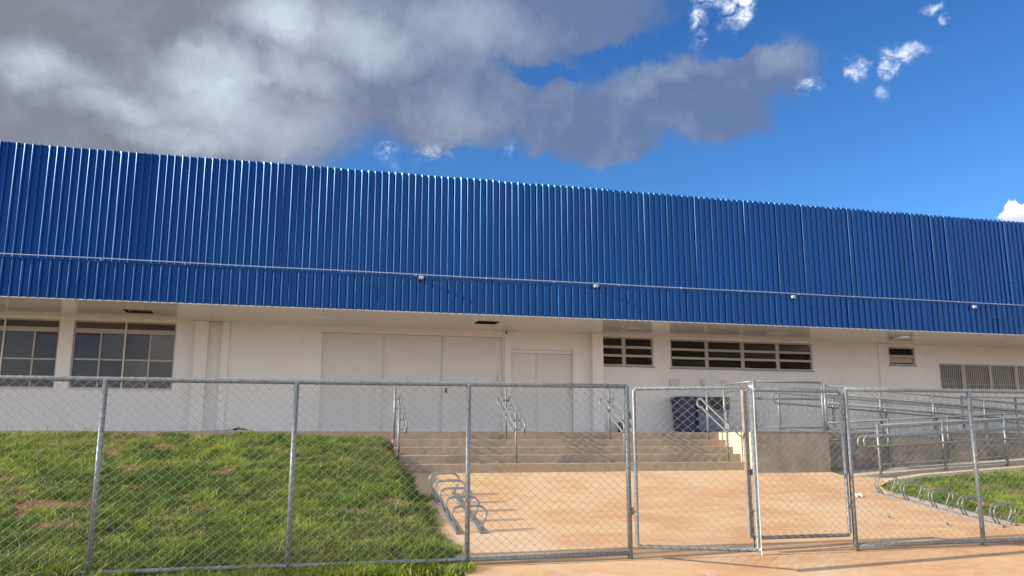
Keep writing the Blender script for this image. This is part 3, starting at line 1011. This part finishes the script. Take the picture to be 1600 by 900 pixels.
def zup(s): return ZP - .067 * max(0, min(s, 18.0) - SR)      # floor of the upper flight
def zlo(s): return .80 + .0535 * max(0, min(s, 18.0) - 11.0)    # floor of the lower flight


def ramp():
    Rm = empty("access_ramp", (13, 15.5, .8), "grey rendered concrete switchback ramp with pale kerb right of the steps", "ramp")
    b = MB()
    b.box(8.752, 10.4, 14.7, 15.5, .4, ZP - .004).box(8.752, SR, 15.5, 16.995, .4, ZP - .004)
    b.build("landing_block", M['render'], Rm)
    u = MB().prism([(SR, .4), (18, .4), (18, zup(18)), (SR, zup(SR) - .006)], 1, 15.5, 16.995)
    u.build("upper_flight", M['render'], Rm)
    MB().prism([(10.45, .5), (19.6, .5), (19.6, 1.17), (18, 1.17), (11, zlo(11)), (10.45, .752)], 1, 14.25, 15.498).build("lower_flight", M['kerb'], Rm)
    MB().box(18.0, 19.6, 15.5, 16.99, .5, 1.168).build("turning_landing", M['paving'], Rm)
    MB().prism([(11.0, .5), (19.6, .5), (19.6, 1.13), (18, 1.13), (12, zlo(12) - .045), (11.0, .70)], 1, 13.82, 14.13).build("kerb", M['kerb'], Rm)
    MB().prism([(11.0, .5), (19.6, .5), (19.6, 1.06), (18, 1.06), (12, zlo(12) - .12), (11.0, .66)], 1, 14.13, 14.25).build("shadow_strip", M['render'], Rm)  # darker strip put in for the shadow line between ramp floor and kerb
    # thin pale mortar cap along the top of the block
    MB().box(8.745, 10.406, 14.69, 14.75, ZP - .003, ZP + .012).build("coping", M['conc'], Rm)


ramp()
# sun-lit side of the block: sunlight is put into a paler cream colour
MBc = MB().box(8.735, 8.7505, 14.705, 16.19, .6, ZP - .01)
ck = MBc.build("sunlit_cheek", simple("sunlit cream tone", (0.52, 0.45, 0.31), 0.85, 0, 0.08, 3, bmp=0.2))
ck.parent = bpy.data.objects['access_ramp']; ck.location = Vector(ck.location) - Vector((13, 15.5, .8))


def arc(c, u, v, r, a0, a1, n=6):
    c = Vector(c); u = Vector(u); v = Vector(v)
    return [c + (u * math.cos(a) + v * math.sin(a)) * r for a in np.linspace(a0, a1, n)]


def handrail(s, sides, label):
    o = empty("stair_handrail", (s, 15.5, 1.2), label, "handrail", "tubular handrails on the front steps")
    MB().tube([(s, 15.9 + .1, 1.475), (s, 16.0, 2.50)], .0245, 10).build("post", M['galv'], o)
    MB().tube([(s, 15.2, 1.035), (s, 15.2, 2.05)], .0245, 10).build("post", M['galv'], o)
    MB().box(s - .05, s + .05, 15.95, 16.05, 1.476, 1.484).build("base_plate", M['galv'], o)
    MB().box(s - .05, s + .05, 15.15, 15.25, 1.036, 1.044).build("base_plate", M['galv'], o)
    for sd in sides:
        x = s + sd * .105
        a, b = (16.08, 2.34), (15.02, 1.80)
        d = .175
        top = Vector((x, a[0], a[1])); bot = Vector((x, b[0], b[1]))
        # one closed loop: flat return at the top, D-shaped return at the bottom
        pts = [Vector((x, a[0] + .10, a[1] + .005)), top, bot]
        pts += [bot + Vector((0, -.05, -.012)), bot + Vector((0, -.085, -.04)), bot + Vector((0, -.095, -.09)), bot + Vector((0, -.08, -.14)), bot + Vector((0, -.03, -d - .01)), bot + Vector((0, .02, -d + .01))]
        pts += [top + Vector((0, 0, -d)), top + Vector((0, .10, -d + .005))]
        pts += [top + Vector((0, .145, -d + .03)), top + Vector((0, .16, -d / 2)), top + Vector((0, .145, -.03))]
        MB().tube(pts, .0205, 8, closed=True).build("rail", M['galv'], o)
        for (t, zr) in ((16.0, 2.34 - .08 * .51), (15.2, 1.80 + .18 * .51)):
            for q in (0, -d):
                MB().tube([(s + sd * .02, t, zr + q - .05), (s + sd * .07, t, zr + q - .055), (x, t, zr + q - .015)], .007, 6).build("bracket", M['steel_dark'], o)
    return o


handrail(1.73, (1,), "single-sided steel handrail at the grassy left end of the steps")
handrail(3.955, (-1, 1), "double steel handrail on the steps behind the left bicycle rack")
handrail(6.155, (-1, 1), "double steel handrail in mid steps, partly hidden by the open gate's hinge post")
handrail(8.39, (-1,), "single-sided steel handrail beside the cream cheek wall")


def guard(p0, p1, n_posts, label, name="ramp_guard", hgt=1.0, sides=(-1,), over=0.0, loops=(False, False), group="mesh guards of the access ramp", bottom=.08, mesh=True, rails_h=(.70, .90)):
    """mesh guard from floor point p0 to p1; handrails offset to the given sides"""
    a = Vector(p0); b = Vector(p1)
    o = empty(name, (a + b) / 2, label, "guard rail", group)
    d = (b - a); dh = Vector((d.x, d.y, 0)).normalized(); nrm = Vector((-dh.y, dh.x, 0))
    L = d.length
    up = Vector((0, 0, 1))
    for i in range(n_posts):
        q = a + d * (i / (n_posts - 1))
        MB().tube([q - up * .03, q + up * (hgt + .03)], .028, 10).build("post", M['galv'], o)
    MB().tube([a + up * hgt, b + up * hgt], .021, 8).build("top_rail", M['galv'], o)
    MB().tube([a + up * bottom, b + up * bottom], .017, 8).build("bottom_rail", M['galv'], o)
    if mesh:
        w = MB(); k = int(L / .05)
        for i in range(1, k):
            q = a + d * (i / k)
            w.tube([q + up * (bottom + .01), q + up * (hgt - .01)], .0026, 3, caps=False)
        for j in range(1, 6):
            h = bottom + (hgt - bottom) * j / 6
            w.tube([a + up * h + nrm * .003, b + up * h + nrm * .003], .0019, 3, caps=False)
        w.build("wire_mesh", M['galv'], o)
    for sd in sides:
        off = nrm * sd * .09
        lo, hi = rails_h
        u = d.normalized()
        A = a - u * (over if loops[0] else 0) + off; Bq = b + u * (over if loops[1] else 0) + off
        r = (hi - lo) / 2
        pts = [A + up * hi, Bq + up * hi]
        if loops[1]:
            pts += [Bq + up * (lo + r) + (u * math.sin(t) + up * math.cos(t)) * r for t in np.linspace(.3, math.pi - .3, 6)]
            pts += [Bq + up * lo]
        else: pts += [Bq + up * lo]
        pts += [A + up * lo]
        if loops[0]:
            pts += [A + up * (lo + r) + (-u * math.sin(t) - up * math.cos(t)) * r for t in np.linspace(.3, math.pi - .3, 6)]
            MB().tube(pts, .021, 8, closed=True).build("handrail", M['galv'], o)
        elif loops[1]:
            MB().tube(pts[::1], .018, 8).build("handrail", M['galv'], o)
        else:
            MB().tube([A + up * hi, Bq + up * hi], .021, 8).tube([A + up * lo, Bq + up * lo], .021, 8).build("handrail", M['galv'], o)
        for i in range(n_posts):
            q = a + d * (i / (n_posts - 1))
            for h in rails_h:
                MB().tube([q + up * (h - .05), q + off * .6 + up * (h - .055), q + off + up * (h - .015)], .007, 6).build("bracket", M['galv'], o)
    return o


guard((8.80, 14.78, ZP), (10.36, 14.78, ZP), 2, "level mesh guard on top of the grey landing block", sides=(1,), rails_h=(.66, .86))
guard((8.80, 14.86, ZP), (8.80, 16.0, ZP), 2, "short mesh guard above the cream cheek, running back towards the doors", sides=(-1,), rails_h=(.66, .86))
guard((SR - .1, 15.56, ZP), (17.9, 15.56, zup(17.9)), 6, "long mesh guard on the front edge of the upper ramp flight", sides=(1, -1), rails_h=(.62, .82))
guard((10.70, 16.92, ZP), (17.9, 16.92, zup(17.9)), 6, "mesh guard on the building side of the upper ramp flight", sides=(-1,), over=.1, loops=(True, False), rails_h=(.66, .90))
guard((11.17, 14.2, zlo(11.17) - .02), (18.9, 14.2, zlo(18.5) - .02), 6, "front mesh guard of the lower ramp flight, beside the right lawn", sides=(-1, 1), over=.30, loops=(True, False), hgt=.97, rails_h=(.56, .77))
guard((10.80, 15.38, zlo(10.8)), (18.6, 15.38, zlo(18.6)), 6, "steel guard along the retaining wall of the lower ramp flight", sides=(-1,), over=.12, loops=(True, False), mesh=False, hgt=1.02, rails_h=(.66, .87))
# rear railing beyond the turning landing
guard((17.0, 18.2, ZP), (24.0, 18.2, ZP), 5, "dark level railing on the platform under the grilled window", sides=(), hgt=.95)


# ------------------------------------------------------------------ chain link fence
def chainlink(s0, s1, z0, z1, t, dh=.122, dv=.100, r=.0018):
    """woven diamonds between s0..s1 and z0..z1 in the plane y = t"""
    mb = MB(); sd_ = random.uniform(0, 6)
    k = dv / dh
    H_ = z1 - z0; W = s1 - s0
    n = int((W + H_ / k) / dh) + 2
    off = r * .9
    def wire(p, q, y):
        d = Vector((q[0] - p[0], 0, q[1] - p[1]))
        if d.length < .02: return
        k_ = max(1, int(d.length / .22)); P_ = []
        for j in range(k_ + 1):
            a_, b_ = p[0] + d.x * j / k_, p[1] + d.z * j / k_
            e_ = min(1.0, (a_ - s0) / .15, (s1 - a_) / .15, (b_ - z0) / .1, (z1 - b_) / .1)
            e_ = max(0.0, e_)
            P_.append((a_ + e_ * .008 * math.sin(3.1 * a_ + 5.3 * b_ + sd_) , y + e_ * .012 * math.sin(2.3 * a_ + 1.9 * b_ + sd_), b_ + e_ * (.008 * math.sin(4.7 * a_ - 3.7 * b_ + sd_) - .006)))
        mb.tube(P_, r, 4, caps=False)
    for i in range(n):
        c = s0 + i * dh + .03
        # falling to the left
        x0_, x1_ = c - H_ / k, c
        a = max(s0, x0_); b = min(s1, x1_)
        if b > a:
            wire((a, z0 + (a - x0_) * k), (b, z0 + (b - x0_) * k), t + off)
            a2, b2 = a, b
            wire((a, z1 - (a - x0_) * k), (b, z1 - (b - x0_) * k), t - off)
    return mb


def lacing(s0, s1, t, z, rr, pitch, r=.0018):
    """wire wound round a rail"""
    pts = []
    n = int((s1 - s0) / pitch * 8)
    for i in range(n + 1):
        a = i / 8 * 2 * math.pi
        pts.append((s0 + (s1 - s0) * i / n, t + math.cos(a) * rr, z + math.sin(a) * rr))
    return MB().tube(pts, r, 4)


def fence_top(s): return 2.147 + .0028 * (s + 3)
def fence_bot(s): return float(np.interp(s, [-7, -3, 2, 4, 7.3, 9.4, 16], [.085, .085, .075, .085, .075, .07, .06]))


def fence(posts, s0, s1, label, name="chain_link_fence"):
    o = empty(name, ((s0 + s1) / 2, TF, 0), label, "fence")
    for p in posts:
        lean = random.uniform(-.008, .008)
        MB().tube([(p + lean, TF, -.25), (p, TF, fence_top(p) + (.0))], .0315, 12).build("post", M['galv'], o)
    seg = [s0] + [p for p in posts if s0 < p < s1] + [s1]
    tp = MB().tube([(s, TF, fence_top(s)) for s in np.linspace(s0, s1, 9)], .0285, 12)
    tp.build("top_rail", M['galv'], o)
    bt = [(s, TF - .0, fence_bot(s)) for s in np.linspace(s0, s1, 9)]
    MB().tube(bt, .027, 12).build("bottom_rail", M['galv'], o)
    for a, b in zip(seg, seg[1:]):
        if b - a < .2: continue
        m = chainlink(a, b, fence_bot(a) + .01, fence_top(a) - .0, TF - .036)
        pan = m.build("mesh_panel", M['wire'], o, fix=False)
        lacing(a, b, TF, fence_top((a + b) / 2), .0325, .122).build("tie_wire", M['wire'], pan, fix=False)
    return o


P_LEFT = [-6.35, -4.25, -2.145, -0.082, 1.981, 4.07]
P_RIGHT = [7.345, 9.422, 11.5, 13.6, 15.7]
fence(P_LEFT, -6.35, 4.07, "long chain-link fence in front of the grassy bank, left of the gates")
fence(P_RIGHT, 7.345, 15.7, "chain-link fence right of the gates, in front of the right bicycle rack")


def gate_leaf(width, zb, zt, label, flip, hinge, ang, strip):
    o = empty("gate_leaf", hinge, label, "gate", "leaves of the chain-link gate")
    hx, hy, hz = hinge
    Mx = Matrix.Translation(Vector(hinge)) @ Matrix.Rotation(ang, 4, 'Z')
    r = .0235
    sg = -1 if flip else 1
    def T(pts): return [(sg * p[0], p[1], p[2]) for p in pts]
    c = .03
    frame = [(c, 0, zb), (width - c, 0, zb), (width, 0, zb + c), (width, 0, zt - c), (width - c, 0, zt), (c, 0, zt), (0, 0, zt - c), (0, 0, zb + c)]
    MB().tube(T(frame), r, 12, closed=True).xf(Mx).build("frame", M['galv'], o)
    a, b = (0, width) if not flip else (-width, 0)
    pm = chainlink(a + .01, b - .01, zb + .01, zt - .01, -.028)
    pan = pm.xf(Mx).build("mesh_panel", M['wire'], o, fix=False)
    lacing(a, b, 0, zb, r + .004, .115, .0028).xf(Mx).build("tie_wire", M['steel_dark'], pan, fix=False)
    lacing(a, b, 0, zt, r + .004, .115).xf(Mx).build("tie_wire", M['wire'], pan, fix=False)
    for z in (.55, 1.75):
        MB().tube([(-sg * .05, 0, z), (-sg * .05, 0, z + .09)], .014, 8).box(min(0, -sg * .05), max(0, -sg * .05), -.006, .006, z + .02, z + .05).xf(Mx).build("hinge", M['galv'], o)
    if strip:
        MB().box(width + .028, width + .034, -.035, .06, zb - .06, zt + .03).box(width - .02, width + .0275, .055, .060, zb - .06, zt + .03).xf(Mx).build("stop_bar", M['strip'], o)
    else:
        MB().tube(T([(width + .0, -.045, zb - .13), (width + .0, -.045, zb + .35)]), .008, 8).tube(T([(width, -.045, zb + .35), (width - .06, -.06, zb + .35)]), .008, 8).xf(Mx).build("drop_bolt", M['steel_dark'], o)
        MB().box(*sorted((sg * (width + .02), sg * (width - .06))), -.05, -.025, 1.02, 1.10, .006).xf(Mx).build("latch", M['steel_dark'], o)
        MB().box(*sorted((sg * (width + .026), sg * (width + .048))), -.025, .03, zb, zt).xf(Mx).build("stop_bar", M['render'], o)
    return o


gate_leaf(1.46, .165, 2.135, "open gate leaf swung towards the street, with pale flat bar on its free edge", False, (4.155, TF - .035, 0), R(-27.5), True)
gate_leaf(1.475, .215, 2.145, "closed gate leaf in line with the fence, behind the open one", True, (7.26, TF, 0), 0.0, False)


# ------------------------------------------------------------------ bicycle racks
def bike_rack(origin, ang, n, spacing, label, slope=True, hw=.24, first=0.06, h=.345):
    """hoops stand across two base channels; local +Y runs along the rack"""
    ox, oy = origin
    o = empty("bicycle_rack", (ox, oy, gz(ox, oy)), label, "bicycle rack", "galvanised bicycle racks")
    ca, sa = math.cos(ang), math.sin(ang)
    L = first * 2 + spacing * (n - 1) + .10
    def W(x, y, z):
        X = ox + ca * x - sa * y; Y = oy + sa * x + ca * y
        return (X, Y, float(plane_z(np.array(Y))) + .014 + z)
    gb = .165
    for sx in (-1, 1):
        ch = MB()
        x0 = sx * gb
        P8 = []
        for y in (0, L):
            for (dx, dz) in ((-.028, 0), (.028, 0), (.028, .03), (-.028, .03)): P8.append(W(x0 + dx, y, dz))
        ch.add(P8, [(0, 1, 2, 3), (4, 7, 6, 5), (0, 4, 5, 1), (1, 5, 6, 2), (2, 6, 7, 3), (3, 7, 4, 0)])
        ch.build("base_channel", M['galv'], o)
    for i in range(n):
        y0 = first + spacing * i
        for k, dy in enumerate((0.0, .062)):
            y = y0 + dy
            prof = [(-gb + .01, .03), (-hw + .012, h - .145), (-hw, h - .10), (-hw + .015, h - .055), (-hw + .055, h - .015), (-hw + .11, h),
                    (0, h + .003), (hw - .11, h), (hw - .055, h - .015), (hw - .015, h - .055), (hw, h - .10), (hw - .012, h - .145), (gb - .01, .03)]
            MB().tube([W(a, y, b) for a, b in prof], .0108, 8).build("hoop", M['galv'], o)
    return o


bike_rack((2.27, 11.20), 0.0, 5, .515, "galvanised five-slot bicycle rack beside the grassy bank on the left", first=.05, hw=.245)
bike_rack((10.74, 10.78), R(14.0), 5, .515, "galvanised five-slot bicycle rack along the edge of the right lawn", first=.06, hw=.28, h=.31)


# ------------------------------------------------------------------ things on the platform
def platform_things():
    # two wheeled bins
    def bin_(x0, x1, y0, y1, h, mat, lidmat, label, lid_h=.06):
        o = empty("wheeled_bin", ((x0 + x1) / 2, (y0 + y1) / 2, ZP), label, "bin", "large bins by the wall")
        i = .04
        vs = [(x0 + i, y0 + i, ZP + .06), (x1 - i, y0 + i, ZP + .06), (x1 - i, y1 - i, ZP + .06), (x0 + i, y1 - i, ZP + .06), (x0, y0, ZP + h), (x1, y0, ZP + h), (x1, y1, ZP + h), (x0, y1, ZP + h)]
        b = MB().add(vs, [(0, 3, 2, 1), (4, 5, 6, 7), (0, 1, 5, 4), (1, 2, 6, 5), (2, 3, 7, 6), (3, 0, 4, 7)])
        b.box(x0 - .02, x1 + .02, y0 - .02, y1 + .02, ZP + h - .05, ZP + h - .002)
        b.build("body", mat, o)
        MB().box(x0 - .025, x1 + .025, y0 - .03, y1 + .02, ZP + h, ZP + h + lid_h, .02).build("lid", lidmat, o)
        for wx in (x0 + .07, x1 - .07):
            MB().tube([(wx - .02, y0 + .08, ZP + .06), (wx + .02, y0 + .08, ZP + .06)], .06, 14).build("wheel", M['black'], o)
    bin_(9.64, 10.08, 19.85, 20.40, .90, M['navy'], M['navy'], "dark navy bin against the white wall under the wide window")
    bin_(10.13, 11.02, 19.80, 20.42, .62, M['slate'], M['black'], "wide blue-grey container with black raised lid, next to the navy bin", .33)
    # bag
    import bmesh
    bm = bmesh.new(); bmesh.ops.create_icosphere(bm, subdivisions=3, radius=1)
    for v in bm.verts:
        c = v.co.copy()
        k = 1 + .10 * math.sin(c.x * 7 + c.z * 5) * math.cos(c.y * 6 + 1) + .05 * math.sin(c.z * 17 + c.x * 11)
        v.co = Vector((c.x * .17 * k, c.y * .15 * k, max(c.z, -.75) * .20 * k + (.10 * max(0, c.z - .8) * 5)))
    me = bpy.data.meshes.new("bin_bag"); bm.to_mesh(me); bm.free()
    for p_ in me.polygons: p_.use_smooth = True
    me.materials.append(M['bag'])
    b = bpy.data.objects.new("bin_bag", me); COL.objects.link(b); b.location = (8.15, 20.15, ZP + .15)
    tag(b, "full black bin bag on the platform by the white column", "bag")
    # small boxes on the wall
    for x0, x1, z0, z1, lab in ((9.66, 9.93, 2.84, 3.09, "pale wall-mounted dispenser box, widest of the three above the bins"),
                                (10.58, 10.69, 2.90, 3.10, "narrow pale wall box in the middle above the bins"),
                                (11.21, 11.36, 2.90, 3.09, "small pale wall box right of the bins")):
        o = empty("wall_box", ((x0 + x1) / 2, TW, z0), lab, "wall box", "small boxes on the wall under the wide window")
        MB().box(x0, x1, TW - .06, TW - .001, z0, z1, .012).build("cover", M['beige'], o)
        MB().box(x0 + .02, x1 - .02, TW - .064, TW - .061, z0 + .02, z0 + .035).build("slot", M['steel_dark'], o)
    # torn black sheeting on the plinth
    r = random.Random(4); mb = MB()
    vs = []; fs = []
    nx, ny = 16, 5
    for i in range(nx):
        for j in range(ny):
            x = -1.66 + .75 * i / (nx - 1); y = 16.28 + .26 * j / (ny - 1)
            vs.append((x, y, ZP + .004 + (.07 * math.exp(-((x + 1.15) / .14) ** 2) + .012) * r.random()))
    for i in range(nx - 1):
        for j in range(ny - 1):
            a = i * ny + j; fs.append((a, a + 1, a + ny + 1, a + ny))
    mb.add(vs, fs)
    o = mb.build("plastic_scrap", M['bag']); tag(o, "crumpled scrap of black plastic on the plinth edge above the grass", "litter")
    # paper on the plaza
    mb = MB(); vs = []; fs = []
    for i in range(6):
        for j in range(5):
            vs.append((9.46 + .035 * i, 12.70 + .035 * j, float(plane_z(np.array(12.7 + .035 * j))) + .018 + .045 * r.random()))
    for i in range(5):
        for j in range(4):
            a = i * 5 + j; fs.append((a, a + 1, a + 6, a + 5))
    mb.add(vs, fs); o = mb.build("paper_scrap", M['paper']); tag(o, "crumpled white paper lying on the orange plaza", "litter")
    for (x, y, lab) in ((9.02, 11.35, "small dry leaf on the plaza left of the right rack"), (9.70, 10.9, "small dry leaf on the plaza near the front of the right rack")):
        z = float(plane_z(np.array(y))) + .02
        mb = MB().add([(x, y - .03, z), (x + .02, y, z + .03), (x + .005, y + .035, z + .05), (x - .02, y, z + .02)], [(0, 1, 2, 3)])
        o = mb.build("dry_leaf", M['leaf']); tag(o, lab, "leaf", "dry leaves on the plaza")


platform_things()
